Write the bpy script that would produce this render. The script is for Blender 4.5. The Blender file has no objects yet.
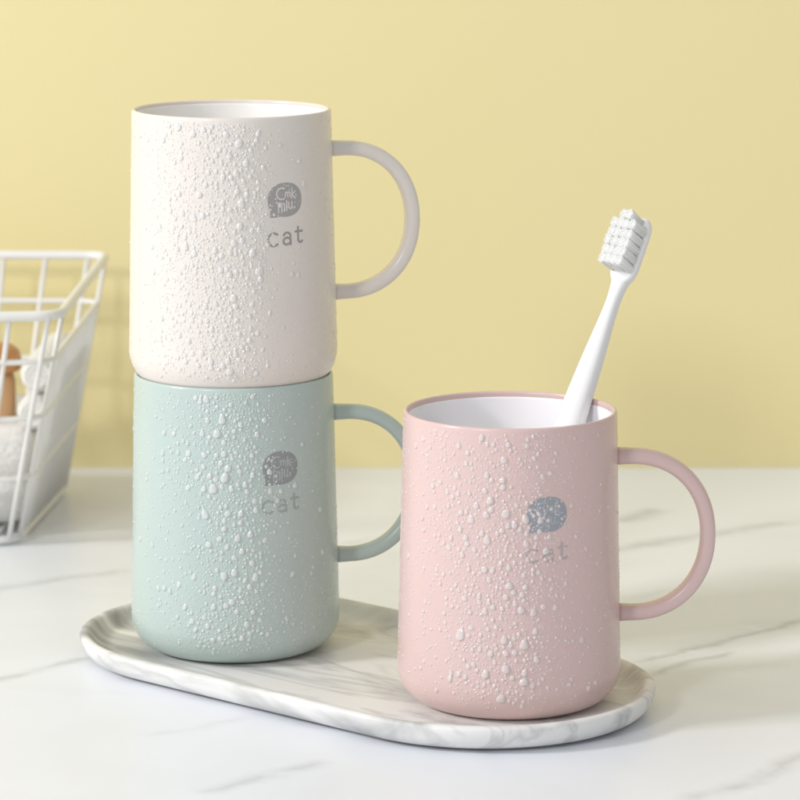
import bpy, bmesh, math, random
from mathutils import Vector, Matrix

random.seed(11)
PI = math.pi
scene = bpy.context.scene
COL = scene.collection

# ------------------------------------------------------------------ helpers
def mesh_obj(name, verts, faces, mat=None, parent=None, smooth=True):
    me = bpy.data.meshes.new(name)
    me.from_pydata([tuple(v) for v in verts], [], faces)
    me.validate()
    if smooth:
        me.polygons.foreach_set('use_smooth', [True] * len(me.polygons))
    if mat:
        me.materials.append(mat)
    me.update()
    o = bpy.data.objects.new(name, me)
    COL.objects.link(o)
    if parent:
        o.parent = parent
    return o

def thing(name, label, cat, loc=(0, 0, 0), rotz=0.0, group=None):
    o = bpy.data.objects.new(name, None)
    o.empty_display_size = .02
    COL.objects.link(o)
    o.location = loc
    o.rotation_euler = (0, 0, rotz)
    o['label'] = label
    o['category'] = cat
    if group:
        o['group'] = group
    return o

class MB:
    """collects pieces that become ONE mesh object"""
    def __init__(s):
        s.v, s.f = [], []
    def add(s, v, f):
        n = len(s.v)
        s.v += [tuple(q) for q in v]
        s.f += [tuple(i + n for i in q) for q in f]
    def tube(s, pts, r, seg=12, closed=False):
        v, f = tube(pts, r, seg, closed)
        s.add(v, f)
    def build(s, name, mat, parent=None, smooth=True):
        return mesh_obj(name, s.v, s.f, mat, parent, smooth)

def lathe(profile, seg=160, cap0=False, cap1=False):
    v, f = [], []
    n = len(profile)
    for r, z in profile:
        for k in range(seg):
            a = 2 * PI * k / seg
            v.append((r * math.cos(a), r * math.sin(a), z))
    for i in range(n - 1):
        for k in range(seg):
            k2 = (k + 1) % seg
            f.append((i * seg + k, i * seg + k2, (i + 1) * seg + k2, (i + 1) * seg + k))
    if cap0:
        f.append(tuple(range(seg))[::-1])
    if cap1:
        f.append(tuple((n - 1) * seg + k for k in range(seg)))
    return v, f

def tube(pts, r, seg=12, closed=False):
    pts = [Vector(p) for p in pts]
    n = len(pts)
    v, f = [], []
    prev = None
    for i, p in enumerate(pts):
        if closed:
            t = pts[(i + 1) % n] - pts[i - 1]
        else:
            t = pts[min(i + 1, n - 1)] - pts[max(i - 1, 0)]
        t.normalize()
        if prev is None:
            up = Vector((0, 0, 1)) if abs(t.z) < .9 else Vector((1, 0, 0))
            a = t.cross(up).normalized()
        else:
            a = (prev - t * prev.dot(t)).normalized()
        prev = a
        b = t.cross(a)
        rr = r[i] if isinstance(r, (list, tuple)) else r
        for k in range(seg):
            q = 2 * PI * k / seg
            v.append(p + (a * math.cos(q) + b * math.sin(q)) * rr)
    m = n if closed else n - 1
    for i in range(m):
        j = (i + 1) % n
        for k in range(seg):
            k2 = (k + 1) % seg
            f.append((i * seg + k, i * seg + k2, j * seg + k2, j * seg + k))
    if not closed:
        f.append(tuple(range(seg))[::-1])
        f.append(tuple((n - 1) * seg + k for k in range(seg)))
    return v, f

# ------------------------------------------------------------------ materials
def newmat(name):
    m = bpy.data.materials.new(name)
    m.use_nodes = True
    nt = m.node_tree
    return m, nt, nt.nodes['Principled BSDF']

def N(nt, typ, **kw):
    n = nt.nodes.new(typ)
    for k, v in kw.items():
        setattr(n, k, v)
    return n

def math_n(nt, op, a, b=None, clamp=False):
    n = nt.nodes.new('ShaderNodeMath')
    n.operation = op
    n.use_clamp = clamp
    for i, q in enumerate((a, b)):
        if q is None:
            continue
        if isinstance(q, (int, float)):
            n.inputs[i].default_value = q
        else:
            nt.links.new(q, n.inputs[i])
    return n.outputs[0]

def vmath(nt, op, a, b=None):
    n = nt.nodes.new('ShaderNodeVectorMath')
    n.operation = op
    for i, q in enumerate((a, b)):
        if q is None:
            continue
        if isinstance(q, (tuple, Vector)):
            n.inputs[i].default_value = tuple(q)
        else:
            nt.links.new(q, n.inputs[i])
    return n.outputs['Value'] if op in ('DOT_PRODUCT', 'LENGTH') else n.outputs['Vector']

def mix_rgb(nt, fac, a, b):
    n = nt.nodes.new('ShaderNodeMix')
    n.data_type = 'RGBA'
    for s, q in ((n.inputs[0], fac), (n.inputs[6], a), (n.inputs[7], b)):
        if isinstance(q, (int, float)):
            s.default_value = q
        elif isinstance(q, tuple):
            s.default_value = (*q, 1)
        else:
            nt.links.new(q, s)
    return n.outputs[2]

def plastic(name, col, rough=.4, spec=.4, bump=.02, var=.03, scale=900, sss=0.0):
    m, nt, b = newmat(name)
    tc = N(nt, 'ShaderNodeTexCoord')
    n1 = N(nt, 'ShaderNodeTexNoise')
    n1.inputs['Scale'].default_value = 45
    n1.inputs['Detail'].default_value = 4
    nt.links.new(tc.outputs['Object'], n1.inputs['Vector'])
    c = mix_rgb(nt, n1.outputs['Fac'], tuple(q * (1 - var) for q in col), tuple(min(1, q * (1 + var)) for q in col))
    nt.links.new(c, b.inputs['Base Color'])
    rr = math_n(nt, 'MULTIPLY_ADD', n1.outputs['Fac'], .12)
    rr.node.inputs[2].default_value = rough - .06
    nt.links.new(rr, b.inputs['Roughness'])
    b.inputs['Specular IOR Level'].default_value = spec
    if sss:
        b.inputs['Subsurface Weight'].default_value = sss
        b.inputs['Subsurface Radius'].default_value = (.004, .003, .002)
        b.inputs['Subsurface Scale'].default_value = .5
    n2 = N(nt, 'ShaderNodeTexNoise')
    n2.inputs['Scale'].default_value = scale
    n2.inputs['Detail'].default_value = 2
    nt.links.new(tc.outputs['Object'], n2.inputs['Vector'])
    bp = N(nt, 'ShaderNodeBump')
    bp.inputs['Strength'].default_value = bump
    bp.inputs['Distance'].default_value = .0004
    nt.links.new(n2.outputs['Fac'], bp.inputs['Height'])
    nt.links.new(bp.outputs['Normal'], b.inputs['Normal'])
    return m

def water(name, tint, trans=.22):
    """beads of water on a wall: milky tint in place of light carried through clear water, a little see-through, shiny skin"""
    m, nt, b = newmat(name)
    b.inputs['IOR'].default_value = 1.48
    b.inputs['Specular IOR Level'].default_value = 1.0
    b.inputs['Roughness'].default_value = .045
    b.inputs['Base Color'].default_value = (*tint, 1)  # brightness of light passing through the bead is put into this tint
    b.inputs['Transmission Weight'].default_value = trans
    return m

VEINS = [  # ax, ay, bx, by, half width, strength
    (.0932, 1.3249, .1750, 1.4040, .0042, .62), (.0932, 1.3249, .1663, 1.3972, .013, .26),
    (.0975, 1.3065, .1322, 1.3439, .0030, .50),
    (.1025, 1.5886, .1265, 1.6201, .0080, .50), (.0988, 1.529, .1886, 1.593, .0065, .45),
    (-.1906, 1.4412, -.1193, 1.4889, .0050, .36), (-.1626, 1.2974, -.1224, 1.3328, .0036, .42),
    (-.0725, 1.1491, -.0249, 1.1872, .0040, .36), (.0992, 1.1385, .1513, 1.2026, .0050, .40),
    (-.0274, 1.5393, .02, 1.5754, .0060, .30), (-.0915, 1.2223, -.0523, 1.2497, .0040, .14),
    (.0937, 1.4325, .1296, 1.4546, .0050, .14), (.20, 1.30, .34, 1.42, .006, .5),
    (-.42, 1.20, -.22, 1.34, .006, .5), (-.30, 1.02, -.12, 1.12, .006, .4), (.24, 1.55, .42, 1.66, .007, .4),
]

def marble_table():
    m, nt, b = newmat('white_marble_table')
    geo = N(nt, 'ShaderNodeNewGeometry')
    P = geo.outputs['Position']
    n1 = N(nt, 'ShaderNodeTexNoise')
    n1.inputs['Scale'].default_value = 22
    n1.inputs['Detail'].default_value = 5
    n1.inputs['Roughness'].default_value = .6
    nt.links.new(P, n1.inputs['Vector'])
    w = vmath(nt, 'SUBTRACT', n1.outputs['Color'], (.5, .5, .5))
    sc = N(nt, 'ShaderNodeVectorMath', operation='SCALE')
    nt.links.new(w, sc.inputs[0])
    sc.inputs['Scale'].default_value = .022
    PW = vmath(nt, 'ADD', P, sc.outputs['Vector'])
    n3 = N(nt, 'ShaderNodeTexNoise')
    n3.inputs['Scale'].default_value = 60
    n3.inputs['Detail'].default_value = 3
    nt.links.new(P, n3.inputs['Vector'])
    brk = N(nt, 'ShaderNodeMapRange')
    brk.inputs[1].default_value = .22
    brk.inputs[2].default_value = .50
    nt.links.new(n3.outputs['Fac'], brk.inputs[0])
    total = None
    for ax, ay, bx, by, hw, st in VEINS:
        d = Vector((bx - ax, by - ay, 0))
        L = d.length
        d /= L
        nn = Vector((-d.y, d.x, 0))
        rel = vmath(nt, 'SUBTRACT', PW, (ax, ay, 0))
        v = vmath(nt, 'DOT_PRODUCT', rel, nn)
        u = math_n(nt, 'DIVIDE', vmath(nt, 'DOT_PRODUCT', rel, d), L)
        e = math_n(nt, 'SUBTRACT', 1, math_n(nt, 'DIVIDE', math_n(nt, 'ABSOLUTE', v), hw * 1.7), clamp=True)
        e = math_n(nt, 'POWER', e, 1.6)
        win = math_n(nt, 'MULTIPLY', math_n(nt, 'MULTIPLY', math_n(nt, 'ADD', u, .06), 6, clamp=True),
                     math_n(nt, 'MULTIPLY', math_n(nt, 'SUBTRACT', 1.06, u), 6, clamp=True))
        e = math_n(nt, 'MULTIPLY', math_n(nt, 'MULTIPLY', e, win), st)
        total = e if total is None else math_n(nt, 'MAXIMUM', total, e)
    total = math_n(nt, 'MULTIPLY', total, brk.outputs[0])
    n2 = N(nt, 'ShaderNodeTexNoise')
    n2.inputs['Scale'].default_value = 9
    n2.inputs['Detail'].default_value = 6
    n2.inputs['Distortion'].default_value = .8
    nt.links.new(P, n2.inputs['Vector'])
    cl = N(nt, 'ShaderNodeMapRange')
    cl.inputs[1].default_value = .45
    cl.inputs[2].default_value = .75
    nt.links.new(n2.outputs['Fac'], cl.inputs[0])
    base = mix_rgb(nt, cl.outputs[0], (.83, .855, .91), (.78, .805, .855))
    c = mix_rgb(nt, total, base, (.36, .365, .375))
    nt.links.new(c, b.inputs['Base Color'])
    b.inputs['Roughness'].default_value = .28
    b.inputs['Specular IOR Level'].default_value = .14
    return m

def marble_tray():
    m, nt, b = newmat('soft_grey_marbled_ceramic')
    tc = N(nt, 'ShaderNodeTexCoord')
    mp = N(nt, 'ShaderNodeMapping')
    mp.inputs['Rotation'].default_value = (0, 0, -.55)
    mp.inputs['Scale'].default_value = (9, 30, 22)
    nt.links.new(tc.outputs['Object'], mp.inputs['Vector'])
    n1 = N(nt, 'ShaderNodeTexNoise')
    n1.inputs['Scale'].default_value = 1.1
    n1.inputs['Detail'].default_value = 5
    n1.inputs['Roughness'].default_value = .55
    n1.inputs['Distortion'].default_value = 1.3
    nt.links.new(mp.outputs['Vector'], n1.inputs['Vector'])
    r1 = N(nt, 'ShaderNodeValToRGB')
    r1.color_ramp.elements[0].position = .28
    r1.color_ramp.elements[0].color = (.33, .335, .335, 1)
    r1.color_ramp.elements[1].position = .50
    r1.color_ramp.elements[1].color = (.80, .795, .78, 1)
    e = r1.color_ramp.elements.new(.40)
    e.color = (.60, .60, .595, 1)
    sep = N(nt, 'ShaderNodeSeparateXYZ')
    nt.links.new(tc.outputs['Object'], sep.inputs[0])
    gr = N(nt, 'ShaderNodeMapRange')        # shifts the ramp so the tray turns greyer towards one end
    gr.inputs[1].default_value = -.125
    gr.inputs[2].default_value = -.03
    gr.inputs[3].default_value = -.13
    gr.inputs[4].default_value = .025
    nt.links.new(sep.outputs['X'], gr.inputs[0])
    nt.links.new(math_n(nt, 'ADD', n1.outputs['Fac'], gr.outputs[0]), r1.inputs['Fac'])
    # thin streaks where a second stretched noise crosses its middle value
    n2 = N(nt, 'ShaderNodeTexNoise')
    n2.inputs['Scale'].default_value = .8
    n2.inputs['Detail'].default_value = 4
    n2.inputs['Distortion'].default_value = .9
    mp2 = N(nt, 'ShaderNodeMapping')
    mp2.inputs['Location'].default_value = (3.3, 1.7, .4)
    mp2.inputs['Rotation'].default_value = (0, 0, -.75)
    mp2.inputs['Scale'].default_value = (8, 42, 20)
    nt.links.new(tc.outputs['Object'], mp2.inputs['Vector'])
    nt.links.new(mp2.outputs['Vector'], n2.inputs['Vector'])
    v = math_n(nt, 'ABSOLUTE', math_n(nt, 'SUBTRACT', n2.outputs['Fac'], .5))
    v = math_n(nt, 'SUBTRACT', 1, math_n(nt, 'DIVIDE', v, .035), clamp=True)
    v = math_n(nt, 'MULTIPLY', math_n(nt, 'POWER', v, 1.5), .45)
    c = mix_rgb(nt, v, r1.outputs['Color'], (.42, .42, .41))
    nt.links.new(c, b.inputs['Base Color'])
    b.inputs['Roughness'].default_value = .5
    b.inputs['Specular IOR Level'].default_value = .35
    return m

def wall_paint():
    m, nt, b = newmat('pale_yellow_wall_paint')
    geo = N(nt, 'ShaderNodeNewGeometry')
    n1 = N(nt, 'ShaderNodeTexNoise')
    n1.inputs['Scale'].default_value = 5
    n1.inputs['Detail'].default_value = 3
    nt.links.new(geo.outputs['Position'], n1.inputs['Vector'])
    c = mix_rgb(nt, n1.outputs['Fac'], (.815, .712, .382), (.835, .732, .405))
    nt.links.new(c, b.inputs['Base Color'])
    b.inputs['Roughness'].default_value = .75
    b.inputs['Specular IOR Level'].default_value = .2
    n2 = N(nt, 'ShaderNodeTexNoise')
    n2.inputs['Scale'].default_value = 380
    n2.inputs['Detail'].default_value = 3
    nt.links.new(geo.outputs['Position'], n2.inputs['Vector'])
    bp = N(nt, 'ShaderNodeBump')
    bp.inputs['Strength'].default_value = .06
    bp.inputs['Distance'].default_value = .001
    nt.links.new(n2.outputs['Fac'], bp.inputs['Height'])
    nt.links.new(bp.outputs['Normal'], b.inputs['Normal'])
    return m

def towel_mat():
    m, nt, b = newmat('white_terry_towel')
    tc = N(nt, 'ShaderNodeTexCoord')
    n = N(nt, 'ShaderNodeTexNoise')
    n.inputs['Scale'].default_value = 420
    n.inputs['Detail'].default_value = 3
    nt.links.new(tc.outputs['Object'], n.inputs['Vector'])
    c = mix_rgb(nt, n.outputs['Fac'], (.72, .71, .69), (.84, .83, .81))
    nt.links.new(c, b.inputs['Base Color'])
    b.inputs['Roughness'].default_value = .95
    b.inputs['Specular IOR Level'].default_value = .1
    bp = N(nt, 'ShaderNodeBump')
    bp.inputs['Strength'].default_value = .6
    bp.inputs['Distance'].default_value = .002
    nt.links.new(n.outputs['Fac'], bp.inputs['Height'])
    nt.links.new(bp.outputs['Normal'], b.inputs['Normal'])
    return m

M = dict(
    table=marble_table(), tray=marble_tray(), wall=wall_paint(), towel=towel_mat(),
    white=plastic('cream_white_plastic', (.76, .705, .655), .26, .45),
    green=plastic('pale_mint_plastic', (.475, .565, .54), .26, .45),
    pink=plastic('pale_pink_plastic', (.68, .505, .485), .26, .45),
    lin_w=plastic('white_inner_plastic', (.89, .87, .855), .35, .4),
    lin_p=plastic('lavender_white_inner_plastic', (.90, .885, .92), .3, .45),
    ink_w=plastic('warm_grey_ink', (.39, .375, .365), .55, .25),
    ink_g=plastic('grey_ink_on_mint', (.30, .325, .33), .55, .25),
    ink_p=plastic('blue_grey_ink', (.33, .35, .385), .5, .3),
    let_w=plastic('reversed_lettering_white', (.72, .68, .66), .5, .25),
    let_g=plastic('reversed_lettering_mint', (.44, .48, .48), .5, .25),
    let_p=plastic('reversed_lettering_pink', (.42, .44, .48), .5, .25),
    txt_w=plastic('grey_caption_ink', (.34, .325, .31), .55, .25),
    txt_g=plastic('grey_caption_ink_on_mint', (.36, .40, .385), .55, .25),
    txt_p=plastic('grey_caption_ink_on_pink', (.46, .40, .40), .55, .25),
    brush=plastic('glossy_white_brush_plastic', (.83, .825, .83), .25, .5, bump=.0),
    hair=plastic('white_nylon_bristle', (.93, .93, .915), .5, .3, bump=.0),
    wire=plastic('white_coated_wire', (.82, .815, .80), .35, .4, bump=.01),
    amber=plastic('orange_brown_plastic', (.52, .25, .09), .4, .4),
    peach=plastic('peach_plastic', (.70, .43, .22), .45, .35),
    wat_w=water('water_on_cream', (.99, .97, .95), .34), fin_w=water('fine_water_on_cream', (.91, .88, .845), .24),
    wat_g=water('water_on_mint', (.93, .97, .955), .38), fin_g=water('fine_water_on_mint', (.74, .83, .805), .26),
    wat_p=water('water_on_pink', (.98, .90, .88), .38), fin_p=water('fine_water_on_pink', (.90, .765, .74), .24),
)

# ------------------------------------------------------------------ setting
o = mesh_obj('table_surface', [(-1.4, .2, 0), (1.4, .2, 0), (1.4, 1.717, 0), (-1.4, 1.717, 0)], [(0, 1, 2, 3)], M['table'])
o['kind'] = 'structure'
o['label'] = 'white marble table top with thin grey veins'
o = mesh_obj('wall', [(-1.4, 1.719, -.3), (1.4, 1.719, -.3), (1.4, 1.719, 1.3), (-1.4, 1.719, 1.3)], [(0, 1, 2, 3)], M['wall'])
o['kind'] = 'structure'
o['label'] = 'plain pale yellow wall behind the table'

# ------------------------------------------------------------------ tray
TC = Vector((-.0158, 1.2998, 0))
TA = -.72
def stadium(L, W, seg=48):
    pts = []
    for s in (1, -1):
        for k in range(seg + 1):
            a = -PI / 2 + PI * k / seg
            x, y = W * math.cos(a), W * math.sin(a)
            pts.append((s * (L + x), s * y))
    return pts
def make_tray():
    L, W = .0624, .0649
    prof = [(.0200, .0004), (.0190, 0), (.0180, .0004), (.0172, .0010), (.0100, .0011), (.0064, .0012), (.0047, .0017), (.0033, .0027), (.0020, .0041), (.0010, .0056), (.0003, .0078), (0, .0094),
            (.0003, .0101), (.0010, .0106), (.0020, .0108), (.0031, .0106), (.0041, .0099), (.0052, .0086), (.0066, .0069),
            (.0083, .0057), (.0105, .0051), (.0130, .0050)]
    v, f = [], []
    n = None
    for ins, z in prof:
        ring = stadium(L, W - ins)
        n = len(ring)
        v += [(x, y, z) for x, y in ring]
    for i in range(len(prof) - 1):
        for k in range(n):
            k2 = (k + 1) % n
            f.append((i * n + k, i * n + k2, (i + 1) * n + k2, (i + 1) * n + k))
    f.append(tuple(range(n))[::-1])
    base = (len(prof) - 1) * n
    f.append(tuple(base + k for k in range(n)))
    t = mesh_obj('serving_tray', v, f, M['tray'])
    t.location = TC
    t.rotation_euler = (0, 0, TA)
    t['label'] = 'oblong white tray with grey marbling and raised rim under the mugs'
    t['category'] = 'tray'
make_tray()
FLOOR = .00515

# ------------------------------------------------------------------ mugs
HM = .1101
RT, RB, CR, TH = .0390, .0412, .0130, .0017

def r_at(z, CR=CR):
    if z >= CR:
        return RB + (RT - RB) * (z - CR) / (HM - CR)
    return RB - CR + math.sqrt(max(0, CR * CR - (CR - z) ** 2))

# hand-drawn strokes of the printed mark (unit: mm on the unrolled surface)
def arc(cx, cy, rx, ry, a0, a1, n=16):
    return [(cx + rx * math.cos(math.radians(a0 + (a1 - a0) * k / n)), cy + ry * math.sin(math.radians(a0 + (a1 - a0) * k / n))) for k in range(n + 1)]

BADGE_TEXT = [
    arc(-1.5, 2.1, 1.9, 1.9, 60, 300),                                     # C
    [(-.1, 1.0), (.0, 2.5)], [(.0, 2.2), (.5, 2.7), (.9, 2.2), (.85, 1.0)], [(.9, 2.2), (1.4, 2.7), (1.8, 2.2), (1.75, .9)],   # m
    [(2.6, 3.6), (2.5, .4)], [(3.9, 2.7), (2.6, 1.6), (4.0, .3)],           # k
    [(-3.6, -.7), (-3.0, -1.2), (-2.1, -.9)], [(-2.8, -1.2), (-2.8, -4.3)],
    [(-1.6, -4.0), (-1.5, -1.2)], [(-1.5, -1.6), (-1.0, -1.1), (-.5, -1.6), (-.5, -3.9)],
    [(.4, -.4), (.3, -3.6)],
    [(1.2, -.9), (1.2, -2.7), (1.7, -3.2), (2.3, -2.6)], [(2.5, -.8), (2.5, -3.1)],
    arc(3.5, -2.8, .22, .22, 0, 360, 8),
]
CAT_TEXT = [
    arc(-5.3, 0, 2.3, 2.45, 48, 312),                                                # c
    arc(.35, .35, 1.7, 1.9, 150, 25, 8) + [(1.95, -2.35)], arc(.3, -1.0, 1.55, 1.3, 25, 335, 20),   # a
    [(5.5, 3.9), (5.5, -.9)] + arc(6.6, -.9, 1.1, 1.15, 180, 325, 8), [(4.2, 2.2), (7.5, 2.2)],   # t
]

def ribbon(mb, stroke, w, put):
    """flat round-ended pen stroke laid on the curved wall of the mug"""
    pts = []
    for i in range(len(stroke) - 1):
        a, b = stroke[i], stroke[i + 1]
        m = max(1, int(math.hypot(b[0] - a[0], b[1] - a[1]) / .35))
        for k in range(m):
            pts.append((a[0] + (b[0] - a[0]) * k / m, a[1] + (b[1] - a[1]) * k / m))
    pts.append(stroke[-1])
    left, right = [], []
    n = len(pts)
    for i, p in enumerate(pts):
        a, b = pts[max(i - 1, 0)], pts[min(i + 1, n - 1)]
        tx, ty = b[0] - a[0], b[1] - a[1]
        l = math.hypot(tx, ty) or 1
        nx, ny = -ty / l * w / 2, tx / l * w / 2
        left.append((p[0] + nx, p[1] + ny))
        right.append((p[0] - nx, p[1] - ny))
    v = [put(*q) for q in left] + [put(*q) for q in right]
    f = [(i, n + i, n + i + 1, i + 1) for i in range(n - 1)]
    mb.add(v, f)
    for p, sgn in ((pts[0], 0), (pts[-1], 1)):
        c = put(*p)
        q = pts[1] if not sgn else pts[-2]
        a0 = math.atan2(p[1] - q[1], p[0] - q[0])
        fan = [c] + [put(p[0] + w / 2 * math.cos(a0 + t), p[1] + w / 2 * math.sin(a0 + t)) for t in [(-PI / 2 + PI * k / 6) for k in range(7)]]
        mb.add(fan, [(0, k, k + 1) for k in range(1, 7)])

def badge_outline():
    """round blot with a short square tail at its lower left, like a speech bubble"""
    pts = []
    for k in range(84):
        d = -112 + 322 * k / 83
        a = math.radians(d)
        ca, sa = math.cos(a), math.sin(a)
        e = 2.25
        rr = (abs(ca / 7.5) ** e + abs(sa / 6.5) ** e) ** (-1 / e)
        pts.append((rr * ca, rr * sa))
    a0, b0 = pts[-1], pts[0]
    for k in range(1, 6):
        t = k / 6
        pts.append((a0[0] + (-6.75 - a0[0]) * t, a0[1] + (-5.9 - a0[1]) * t))
    pts += [(-6.7, -6.25), (-6.4, -6.5), (-5.6, -6.6), (-4.6, -6.55), (-3.7, -6.45)]
    return pts

def drop_mesh(put, cx, cz, r, tall, h, seg, rings, rnd):
    """one bead of water: an irregular low dome, heavier at its lower end, rooted just under the wall"""
    ph = [rnd.uniform(0, 2 * PI) for _ in range(3)]
    am = [rnd.uniform(0, .10), rnd.uniform(0, .08), rnd.uniform(0, .05)]
    lean = rnd.uniform(-.15, .15)
    v = []
    for i in range(rings):
        t = PI / 2 * i / rings
        rr, hh = math.cos(t) ** .8, math.sin(t)
        for k in range(seg):
            a = 2 * PI * k / seg
            w = 1 + am[0] * math.cos(2 * a + ph[0]) + am[1] * math.cos(3 * a + ph[1]) + am[2] * math.cos(5 * a + ph[2])
            x = r * rr * w * math.cos(a)
            y = r * rr * w * math.sin(a)
            if y > 0:
                y *= tall
                x *= 1 - .25 * (tall - 1) * y / (r * tall)
            x += lean * y
            y -= .18 * r * hh * (tall - .6)
            v.append(put(cx + x, cz + y, h * hh - (.05 * r if i == 0 else 0)))
    v.append(put(cx, cz - .18 * r * (tall - .6), h))
    f = []
    for i in range(rings - 1):
        for k in range(seg):
            k2 = (k + 1) % seg
            f.append((i * seg + k, i * seg + k2, (i + 1) * seg + k2, (i + 1) * seg + k))
    top = len(v) - 1
    b = (rings - 1) * seg
    for k in range(seg):
        f.append((b + k, b + (k + 1) % seg, top))
    return v, f

def make_mug(label, loc, xy, key, logo_deg, handle_deg, zmin, seed, mist_right, left_edge, keep_right, CR=.0130, hz=.0462, hh=.0294, reach=.0268, lt=.0020):
    rnd = random.Random(seed)
    root = thing('mug', label, 'mug', loc, 0, 'plastic mugs with round handles')
    front = math.atan2(-loc[1], -loc[0])            # the side that faces the viewer's chair
    # body -----------------------------------------------------------------
    prof = [(.0, .0009), (RB - CR - .002, .0009), (RB - CR - .001, .0003), (RB - CR, 0)]
    for k in range(1, 17):
        a = PI / 2 * k / 16
        prof.append((RB - CR + CR * math.sin(a), CR - CR * math.cos(a)))
    for k in range(1, 12):
        z = CR + (HM - .0011 - CR) * k / 11
        prof.append((r_at(z, CR), z))
    lip = TH / 2
    for k in range(1, 10):
        a = PI * k / 10
        prof.append((RT - lip + lip * math.cos(a), HM - .0011 + .0011 * math.sin(a)))
    prof += [(RT - TH, HM - .0013), (RT - TH, HM - .0070)]
    v, f = lathe([(max(r, .00001) * xy, z) for r, z in prof], 192)
    mesh_obj('body', v, f, M[key], root)
    lp = [(RT - TH + .0003, HM - lt), (RT - TH - .0001, HM - lt - .0002), (RT - TH - .0003, HM - lt - .0008), (RT - TH - .0003, HM - .06), (RT - TH + .0002, .020), (RT - TH - .002, .0095), (RT - TH - .006, .0048), (RT - .013, .0032), (.00001, .0030)]
    lm = {'white': 'lin_w', 'green': 'lin_w', 'pink': 'lin_p'}[key]
    v, f = lathe([(r * xy, z) for r, z in lp], 128)
    v2, f2 = v, [tuple(reversed(q)) for q in f]
    mesh_obj('inner_lining', v2, f2, M[lm], root)
    # handle ---------------------------------------------------------------
    hz = HM - hz
    pts = []
    x0 = RT * xy - .0006
    for k in range(3):
        pts.append((x0 + .0068 * k / 3, hz + hh))
    for k in range(41):
        a = PI / 2 - PI * k / 40
        c, s = math.cos(a), math.sin(a)
        e = .94
        pts.append((x0 + .0068 + reach * (abs(c) ** e), hz + hh * math.copysign(abs(s) ** e, s)))
    for k in range(3):
        rb = r_at(hz - hh) * xy - .0006
        pts.append((x0 + .0068 + (rb - x0 - .0068) * (k + 1) / 3, hz - hh))
    ha = front + math.radians(90 + handle_deg)
    er, et = Vector((math.cos(ha), math.sin(ha), 0)), Vector((-math.sin(ha), math.cos(ha), 0))
    v, f = [], []
    seg, n = 20, len(pts)
    for i, (x, z) in enumerate(pts):
        a, b = pts[max(i - 1, 0)], pts[min(i + 1, n - 1)]
        tx, tz = b[0] - a[0], b[1] - a[1]
        l = math.hypot(tx, tz)
        nx, nz = -tz / l, tx / l
        flare = 1 + .10 * max(0, 1 - min(i, n - 1 - i) / 3)
        for k in range(seg):
            q = 2 * PI * k / seg
            cu, su = math.cos(q), math.sin(q)
            e = .72
            du = .0029 * flare * math.copysign(abs(cu) ** e, cu)
            dv = .0040 * flare * math.copysign(abs(su) ** e, su)
            v.append(er * (x + nx * du) + et * dv + Vector((0, 0, z + nz * du)))
    for i in range(n - 1):
        for k in range(seg):
            k2 = (k + 1) % seg
            f.append((i * seg + k, (i + 1) * seg + k, (i + 1) * seg + k2, i * seg + k2))
    f += [tuple(range(seg)), tuple((n - 1) * seg + k for k in range(seg))[::-1]]
    mesh_obj('handle', v, f, M[key], root)

    # surface mapping: mm sideways (to the viewer's right), height above base, lift off the wall
    def surf(th, z, lift):
        r = r_at(z, CR) * xy + lift
        a = front + th
        return (r * math.cos(a), r * math.sin(a), z)
    lt = math.radians(logo_deg)
    def pen(zc, lift, k=1.0, tilt=0.0):
        def put(x, y):
            return surf(lt + x * k * .001 / RT, zc + (y * k + tilt * x) * .001, lift)
        return put
    suf = {'white': '_w', 'green': '_g', 'pink': '_p'}[key]
    # printed mark -----------------------------------------------------------
    put = pen(HM - .0316, .00005)
    ol = badge_outline()
    v = []
    R_ = 8
    for j in range(R_ + 1):
        for x, y in ol:
            s = max(j / R_, .001)
            v.append(put(x * s, y * s))
    n = len(ol)
    f = []
    for j in range(R_):
        for k in range(n):
            k2 = (k + 1) % n
            f.append((j * n + k, (j + 1) * n + k, (j + 1) * n + k2, j * n + k2))
    badge = mesh_obj('printed_logo', v, f, M['ink' + suf], root)
    mb = MB()
    put = pen(HM - .0316, .0001, 1.12)
    for s in BADGE_TEXT:
        ribbon(mb, s, .5, put)
    mb.build('logo_lettering', M['let' + suf], badge)
    mb = MB()
    put = pen(HM - .0464, .00006, 1.0, .03)
    for s in CAT_TEXT:
        ribbon(mb, s, .82, put)
    mb.build('caption_lettering', M['txt' + suf], root)
    # water -------------------------------------------------------------------
    def wput(x, z, lift):
        return surf(x / RT, min(max(z, .0005), HM - .0012), lift)
    clumps = [(rnd.gauss(-.004, .014), rnd.uniform(.01, HM), rnd.uniform(.006, .014), rnd.choice((1, 1, -.9))) for _ in range(26)]
    def density(x, z):
        t = (HM - z) / HM
        c = -.007 + .010 * t
        s = .0205
        d = math.exp(-((x - c) / s) ** 2) + .16 * math.exp(-((x - c) / .034) ** 2)
        d *= min(1, max(.15, (z - .004) / .012))
        if x > .010:
            d *= 1 - (1 - keep_right) * min(1, (x - .010) / .006)
        k = 1
        for cx, cz, cr, g in clumps:
            k += g * .55 * math.exp(-((x - cx) ** 2 + (z - cz) ** 2) / cr ** 2)
        return d * max(.12, k)
    grid = {}
    def free(x, z, r):
        gx, gz = int(x // .004), int(z // .004)
        for i in (-1, 0, 1):
            for j in (-1, 0, 1):
                for (px, pz, pr) in grid.get((gx + i, gz + j), ()):
                    if (px - x) ** 2 + (pz - z) ** 2 < ((pr + r) * 1.03) ** 2:
                        return False
        return True
    drops = []
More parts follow.
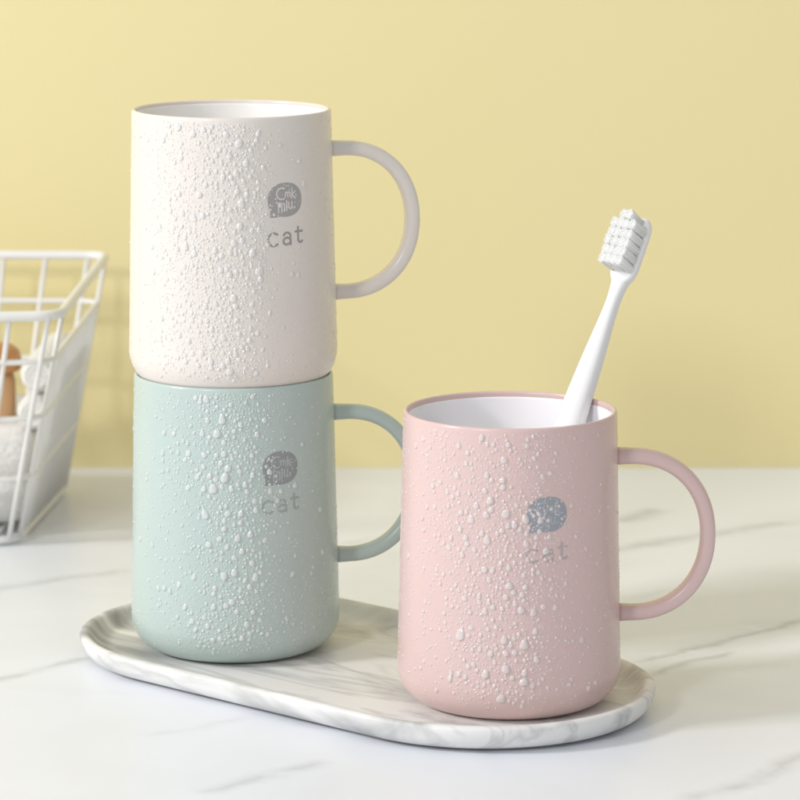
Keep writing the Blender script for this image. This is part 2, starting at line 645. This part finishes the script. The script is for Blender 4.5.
    def place(count, r0, r1, power, dens, xr=.075):
        got = tries = 0
        while got < count and tries < count * 400:
            tries += 1
            x, z = rnd.uniform(-xr, xr), rnd.uniform(zmin + .001, HM - .002)
            if rnd.random() > dens(x, z) * .6:
                continue
            r = r0 + (r1 - r0) * rnd.random() ** power
            if z - r < zmin or z + 1.5 * r > HM - .0014:
                continue
            if not free(x, z, r):
                continue
            grid.setdefault((int(x // .004), int(z // .004)), []).append((x, z, r))
            drops.append((x, z, r))
            got += 1
    def core(x, z):
        return density(x, z) * math.exp(-((x + .004) / .016) ** 2)
    place(24, .0011, .0018, 1.8, core)
    place(190, .00070, .0011, 1.5, density)
    place(640, .00038, .00070, 1.3, density)
    place(1700, .00022, .00042, 1.2, lambda x, z: density(x, z) * .8 + .05)
    # fine mist, mostly on the side turned away from the lamp
    def mist(x, z):
        a = x / RT
        m = mist_right * math.exp(-((a - .75) / .55) ** 2) + .35 * mist_right * math.exp(-((a - 1.55) / .25) ** 2)
        m += left_edge * math.exp(-((a + 1.45) / .25) ** 2) + .30 * density(x, z) + .06
        return m
    place(2600, .00010, .00022, 1.3, mist)
    drops.sort(key=lambda d: -d[2] * max(.05, math.cos(d[0] / RT)))
    fine = MB()
    wm = M['wat' + suf]
    for i, (x, z, r) in enumerate(drops):
        tall = 1 + (rnd.uniform(0, .75) if r > .0007 else rnd.uniform(0, .35))
        h = r * rnd.uniform(.34, .52)
        if i < 100:
            v, f = drop_mesh(wput, x, z, r, tall, h, 24, 8, rnd)
            mesh_obj('water_drop', v, f, wm, root)
        else:
            s, q = (14, 4) if r > .0004 else ((10, 3) if r > .00022 else (7, 2))
            v, f = drop_mesh(wput, x, z, r, tall, h, s, q, rnd)
            fine.add(v, f)
    fo = fine.build('water_spray', M['fin' + suf], root)
    fo['kind'] = 'stuff'
    return root

SINK = .0067
G = (-.0653, 1.3365)
PK = (.0407, 1.2550)
make_mug('pale mint green mug standing on the tray under the white mug', (*G, FLOOR), 1.0, 'green', 26.7, 5, .004, 5, .8, .4, .5, hz=.0458, hh=.0288)
make_mug('cream white mug stacked on top of the mint green mug', (G[0], G[1], FLOOR + HM - SINK), .989, 'white', 31.0, 9, .0085, 8, .15, .1, .16, .0165, hz=.0446, hh=.0283, lt=.0013)
make_mug('pale pink mug on the tray holding a white toothbrush', (*PK, FLOOR), 1.012, 'pink', 19.8, 2, .004, 21, .55, .6, .55, hz=.0473, hh=.0297, reach=.0280)

# ------------------------------------------------------------------ toothbrush
def make_brush():
    P0 = Vector((PK[0] - .0140, PK[1] - .0200, FLOOR + .0062))
    P1 = Vector((PK[0] + .0262, PK[1] + .0205, FLOOR + HM))
    ax = (P1 - P0).normalized()
    b = Vector((-.52, -.74, .41))
    b = (b - ax * b.dot(ax)).normalized()            # way the bristles point
    w = ax.cross(b).normalized()
    mat = Matrix((w, b, ax)).transposed().to_4x4()
    mat.translation = P0
    root = thing('toothbrush', 'white toothbrush leaning in the pink mug, bristles up', 'toothbrush')
    root.matrix_world = mat
    LEN = .1925
    # s along axis, half width, half thickness, offset along bristle direction
    st = [(0, .0030, .0022, 0), (.002, .0048, .0032, 0), (.010, .0060, .0038, 0), (.050, .0066, .0042, 0), (.100, .0059, .0042, 0),
          (.118, .0052, .0040, 0), (.135, .0042, .0035, 0), (.150, .0030, .0029, 0), (.158, .0026, .0026, 0), (.1635, .0030, .0026, 0), (.1665, .0036, .0025, 0)]
    seg = 24
    def loft(st, e=.75):
        # smooth the stations with Catmull-Rom interpolation
        out = []
        for i in range(len(st) - 1):
            p = [st[max(i - 1, 0)], st[i], st[i + 1], st[min(i + 2, len(st) - 1)]]
            for k in range(5):
                t = k / 5
                out.append([.5 * ((2 * p[1][j]) + (-p[0][j] + p[2][j]) * t + (2 * p[0][j] - 5 * p[1][j] + 4 * p[2][j] - p[3][j]) * t * t + (-p[0][j] + 3 * p[1][j] - 3 * p[2][j] + p[3][j]) * t ** 3) for j in range(4)])
        out.append(list(st[-1]))
        v, f = [], []
        for s, hw, ht, off in out:
            for k in range(seg):
                q = 2 * PI * k / seg
                c, n = math.cos(q), math.sin(q)
                v.append((hw * math.copysign(abs(c) ** e, c), off + ht * math.copysign(abs(n) ** e, n), s))
        m = len(out)
        for i in range(m - 1):
            for k in range(seg):
                k2 = (k + 1) % seg
                f.append((i * seg + k, i * seg + k2, (i + 1) * seg + k2, (i + 1) * seg + k))
        f += [tuple(range(seg))[::-1], tuple((m - 1) * seg + k for k in range(seg))]
        return v, f
    v, f = loft(st)
    mesh_obj('handle', v, f, M['brush'], root)
    hs = [(.1664, .0036, .0025, 0), (.168, .0046, .0024, 0), (.170, .0054, .0023, 0), (.174, .0057, .0022, 0), (.186, .0055, .0022, 0), (.190, .0047, .0021, 0), (.1922, .0030, .0018, 0), (LEN, .0012, .0010, 0)]
    v, f = loft(hs, .62)
    head = mesh_obj('brush_head', v, f, M['brush'], root)
    rnd = random.Random(4)
    for i in range(6):
        for j in range(4):
            if i == 5 and j in (0, 3):
                continue
            cx = (j - 1.5) * .00265
            cz = .1712 + i * .0037
            L = .0106 + rnd.uniform(-.0002, .0002)
            mb = MB()
            v, f, sg, nr = [], [], 16, 7
            dx, dz = rnd.gauss(0, .00015), rnd.gauss(0, .0002)
            for r_ in range(nr + 1):
                t = r_ / nr
                for k in range(sg):
                    a = 2 * PI * k / sg
                    g = (.80 + .16 * t) * (1 + .05 * math.sin(k * 2.6 + i + j * 2))
                    c_, s_ = math.cos(a), math.sin(a)
                    q = .8
                    v.append((cx + dx * t + .00126 * g * math.copysign(abs(c_) ** q, c_), .0015 + (L - .0005) * t + (rnd.uniform(-.0002, .0001) if r_ == nr else 0),
                              cz + dz * t + .00178 * g * math.copysign(abs(s_) ** q, s_)))
            for r_ in range(nr):
                for k in range(sg):
                    k2 = (k + 1) % sg
                    f.append((r_ * sg + k, (r_ + 1) * sg + k, (r_ + 1) * sg + k2, r_ * sg + k2))
            f.append(tuple(nr * sg + k for k in range(sg))[::-1])
            mb.add(v, f)
            for k in range(190):
                q = .8
                a = rnd.uniform(0, 2 * PI)
                g = math.sqrt(rnd.uniform(.05, 1))
                ex, ez = g * math.copysign(abs(math.cos(a)) ** q, math.cos(a)), g * math.copysign(abs(math.sin(a)) ** q, math.sin(a))
                x, z = cx + dx * .5 + .00118 * ex, cz + dz * .5 + .00155 * ez
                x2, z2 = cx + dx + .00142 * ex + rnd.gauss(0, .00006), cz + dz + .00195 * ez + rnd.gauss(0, .00006)
                l = L * (1 - rnd.uniform(-.008, .02))
                mb.tube([(x, .0015 + l * .05, z), ((x + x2) / 2, .0015 + l * .6, (z + z2) / 2), (x2, .0015 + l, z2)], [.00011, .00011, .00009], 5)
            mb.build('bristle_tuft', M['hair'], head)
make_brush()

# ------------------------------------------------------------------ wire basket
def make_basket():
    root = thing('wire_basket', 'white coated wire basket at the left edge, against the wall', 'basket', (0, 0, 0))
    top = [(-.149, 1.497), (-.1445, 1.690), (-.330, 1.694), (-.345, 1.470)]
    bot = [(-.1745, 1.537), (-.1635, 1.660), (-.315, 1.664), (-.322, 1.520)]
    zt, zb = .1125, .0030
    def rounded(c, r, z, seg=7):
        out = []
        n = len(c)
        for i in range(n):
            p, a, b = Vector(c[i]), Vector(c[i - 1]), Vector(c[(i + 1) % n])
            da, db = (a - p).normalized(), (b - p).normalized()
            s, e = p + da * r, p + db * r
            for k in range(seg + 1):
                t = k / seg
                q = s * (1 - t) ** 2 + p * 2 * t * (1 - t) + e * t * t
                out.append((q.x, q.y, z))
        return out
    def level(t):
        z = zb + (zt - zb) * t
        c = [tuple(Vector(bot[i]).lerp(Vector(top[i]), t)) for i in range(4)]
        return c, z
    def pt(side, s, t):
        c, z = level(t)
        a, b = Vector(c[side]), Vector(c[(side + 1) % 4])
        q = a.lerp(b, s)
        return (q.x, q.y, z)
    c, z = level(1)
    R1 = .012
    v, f = tube(rounded(c, R1, z), .0023, 12, True)
    mesh_obj('rim_wire', v, f, M['wire'], root)
    c, z = level(0)
    v, f = tube(rounded(c, .012, z), .0017, 10, True)
    mesh_obj('base_wire', v, f, M['wire'], root)
    for t in (.80, .55, .28):
        c, z = level(t)
        v, f = tube(rounded(c, .012, z), .0013, 10, True)
        mesh_obj('hoop_wire', v, f, M['wire'], root)
    # uprights: sides 0 right, 1 back, 2 left, 3 front
    def upright(side, s, t1):
        pts = [pt(side, s, t) for t in (0, .3, .6, t1 * .98 if t1 < .9 else t1)]
        v, f = tube(pts, .00115 if side == 0 else .0012, 8)
        mesh_obj('upright_wire', v, f, M['wire'], root)
    for side, ss, t1 in ((0, [.05 + .9 * k / 13 for k in range(14)], .80), (0, [.05, .96], 1.0), (1, [.05 + .9 * k / 8 for k in range(9)], 1.0),
                         (2, [.1 + .8 * k / 8 for k in range(9)], 1.0), (3, [.889 - .115 * k for k in range(8)] + [.975], 1.0)):
        for s in ss:
            if side == 0 and t1 < 1 and s in (.05,):
                continue
            upright(side, s, t1)
    for k in range(8):
        s = .08 + .84 * k / 7
        v, f = tube([pt(3, s, 0), pt(1, 1 - s, 0)], .0011, 8)
        mesh_obj('floor_wire', v, f, M['wire'], root)
make_basket()

def towel_prism(name, label, quad0, quad1, z0, z1, layers):
    """folded towel: stacked soft layers filling the quad, each with rounded edges"""
    root = thing(name, label, 'towel')
    for L in range(layers):
        a, b = L / layers, (L + 1) / layers
        za, zb = z0 + (z1 - z0) * a + .0004, z0 + (z1 - z0) * b
        v, f = [], []
        rings = [(.0035, 0), (.0012, .12), (0, .35), (0, .65), (.0012, .88), (.0035, 1)]
        n = 0
        for ins, t in rings:
            z = za + (zb - za) * t
            u = (z - z0) / (z1 - z0)
            c = [Vector(quad0[i]).lerp(Vector(quad1[i]), u) for i in range(4)]
            ctr = sum(c, Vector((0, 0))) / 4
            ring = []
            for i in range(4):
                p, q, r = c[i], c[i - 1], c[(i + 1) % 4]
                rad = .010
                s, e = p + (q - p).normalized() * rad, p + (r - p).normalized() * rad
                for k in range(6):
                    tt = k / 5
                    w = s * (1 - tt) ** 2 + p * 2 * tt * (1 - tt) + e * tt * tt
                    w = w + (ctr - w).normalized() * (ins + .0008 * math.sin(i * 7 + L * 3 + k))
                    ring.append((w.x, w.y, z))
            n = len(ring)
            v += ring
        for j in range(len(rings) - 1):
            for k in range(n):
                k2 = (k + 1) % n
                f.append((j * n + k, j * n + k2, (j + 1) * n + k2, (j + 1) * n + k))
        f += [tuple(range(n))[::-1], tuple((len(rings) - 1) * n + k for k in range(n))]
        mesh_obj('towel_fold', v, f, M['towel'], root)
    return root
towel_prism('folded_towel', 'stack of folded white towels at the bottom of the wire basket',
            [(-.1745, 1.552), (-.1690, 1.648), (-.2440, 1.652), (-.2480, 1.552)],
            [(-.1660, 1.542), (-.1600, 1.660), (-.2440, 1.660), (-.2480, 1.545)], .0066, .0490, 2)

def rolled_towel(label, c0, c1, r, seed):
    root = thing('rolled_towel', label, 'towel')
    c0, c1 = Vector(c0), Vector(c1)
    ax = (c1 - c0).normalized()
    u = ax.cross(Vector((0, 0, 1))).normalized()
    w = u.cross(ax)
    v, f = [], []
    rnd = random.Random(seed)
    st = [(0, .80), (.02, .93), (.06, 1), (.3, 1.0), (.7, 1.0), (.94, 1), (.98, .93), (1, .80)]
    seg = 40
    L = (c1 - c0).length
    for t, s in st:
        for k in range(seg):
            a = 2 * PI * k / seg
            rr = r * s * (1 + .025 * math.sin(3 * a + seed + t * 2) + .012 * math.sin(7 * a + t * 5))
            v.append(c0 + ax * L * t + (u * math.cos(a) + w * math.sin(a)) * rr)
    n = len(st)
    for i in range(n - 1):
        for k in range(seg):
            k2 = (k + 1) % seg
            f.append((i * seg + k, i * seg + k2, (i + 1) * seg + k2, (i + 1) * seg + k))
    f += [tuple(range(seg))[::-1], tuple((n - 1) * seg + k for k in range(seg))]
    mesh_obj('towel_roll', v, f, M['towel'], root)
    # the spiral edge seen on the rolled end
    sp = []
    for k in range(60):
        a = 2 * PI * k / 20
        sp.append(c0 - ax * .0004 + (u * math.cos(a) + w * math.sin(a)) * r * (.74 - .22 * k / 20))
    v, f = tube(sp, .0016, 8)
    mesh_obj('spiral_edge', v, f, M['towel'], root)
rolled_towel('white towel roll lying on the folded towels, under another roll', (-.1680, 1.556, .0575), (-.1655, 1.645, .0575), .0082, 2)
rolled_towel('topmost small white towel roll in the wire basket', (-.1665, 1.562, .0741), (-.1632, 1.645, .0741), .0082, 5)

def make_jar():
    c = thing('small_jar', 'orange brown jar inside the wire basket, cut by the left edge', 'jar', (-.1915, 1.590, .0494))
    v, f = lathe([(.0001, 0), (.0095, 0), (.0112, .0015), (.0118, .004), (.0118, .018), (.0110, .0212), (.0095, .0225), (.0001, .0225)], 64)
    mesh_obj('jar_body', v, f, M['peach'], c)
    v, f = lathe([(.0001, .0227), (.0130, .0227), (.0143, .0235), (.0147, .025), (.0147, .029), (.0138, .0322), (.0110, .0345), (.006, .0356), (.0001, .0358)], 64)
    mesh_obj('jar_lid', v, f, M['amber'], c)
make_jar()

# ------------------------------------------------------------------ light
def area(name, loc, target, size, energy, col, sy=None):
    l = bpy.data.lights.new(name, 'AREA')
    l.shape = 'RECTANGLE'
    l.size = size
    l.size_y = sy or size
    l.energy = energy
    l.color = col
    o = bpy.data.objects.new(name, l)
    COL.objects.link(o)
    o.location = loc
    d = Vector(target) - Vector(loc)
    o.rotation_euler = d.to_track_quat('-Z', 'Y').to_euler()
    return o
area('key_softbox', (-2.1, .55, 1.35), (0, 1.35, .06), .42, 35.0, (1, .985, .97))
area('front_softbox', (-1.3, -.9, 1.25), (0, 1.5, .12), .32, 17.0, (1, .99, .985))
# pale studio surroundings: brighter on the lamp side, dimmer to the right
world = bpy.data.worlds.new('World')
scene.world = world
world.use_nodes = True
wn = world.node_tree
bg = wn.nodes['Background']
tc = wn.nodes.new('ShaderNodeTexCoord')
sx = wn.nodes.new('ShaderNodeSeparateXYZ')
wn.links.new(tc.outputs['Generated'], sx.inputs[0])
mr = wn.nodes.new('ShaderNodeMapRange')
mr.inputs[1].default_value = -1
mr.inputs[2].default_value = 1
mr.inputs[3].default_value = .80
mr.inputs[4].default_value = .43
wn.links.new(sx.outputs['X'], mr.inputs[0])
wn.links.new(mr.outputs[0], bg.inputs[1])
bg.inputs[0].default_value = (.955, .975, 1, 1)

# ------------------------------------------------------------------ camera
cam = bpy.data.cameras.new('Camera')
co = bpy.data.objects.new('Camera', cam)
COL.objects.link(co)
cam.sensor_width = 36
cam.lens = 155.5
cam.clip_start = .05
cam.clip_end = 50
co.location = (0, 0, .3457)
co.rotation_euler = (PI / 2 - .17898, 0, 0)
cam.dof.use_dof = True
cam.dof.focus_distance = 1.30
cam.dof.aperture_fstop = 18
scene.camera = co
scene.view_settings.view_transform = 'Standard'
scene.view_settings.look = 'None'
scene.view_settings.exposure = 0
scene.cycles.max_bounces = 10
scene.cycles.transparent_max_bounces = 12
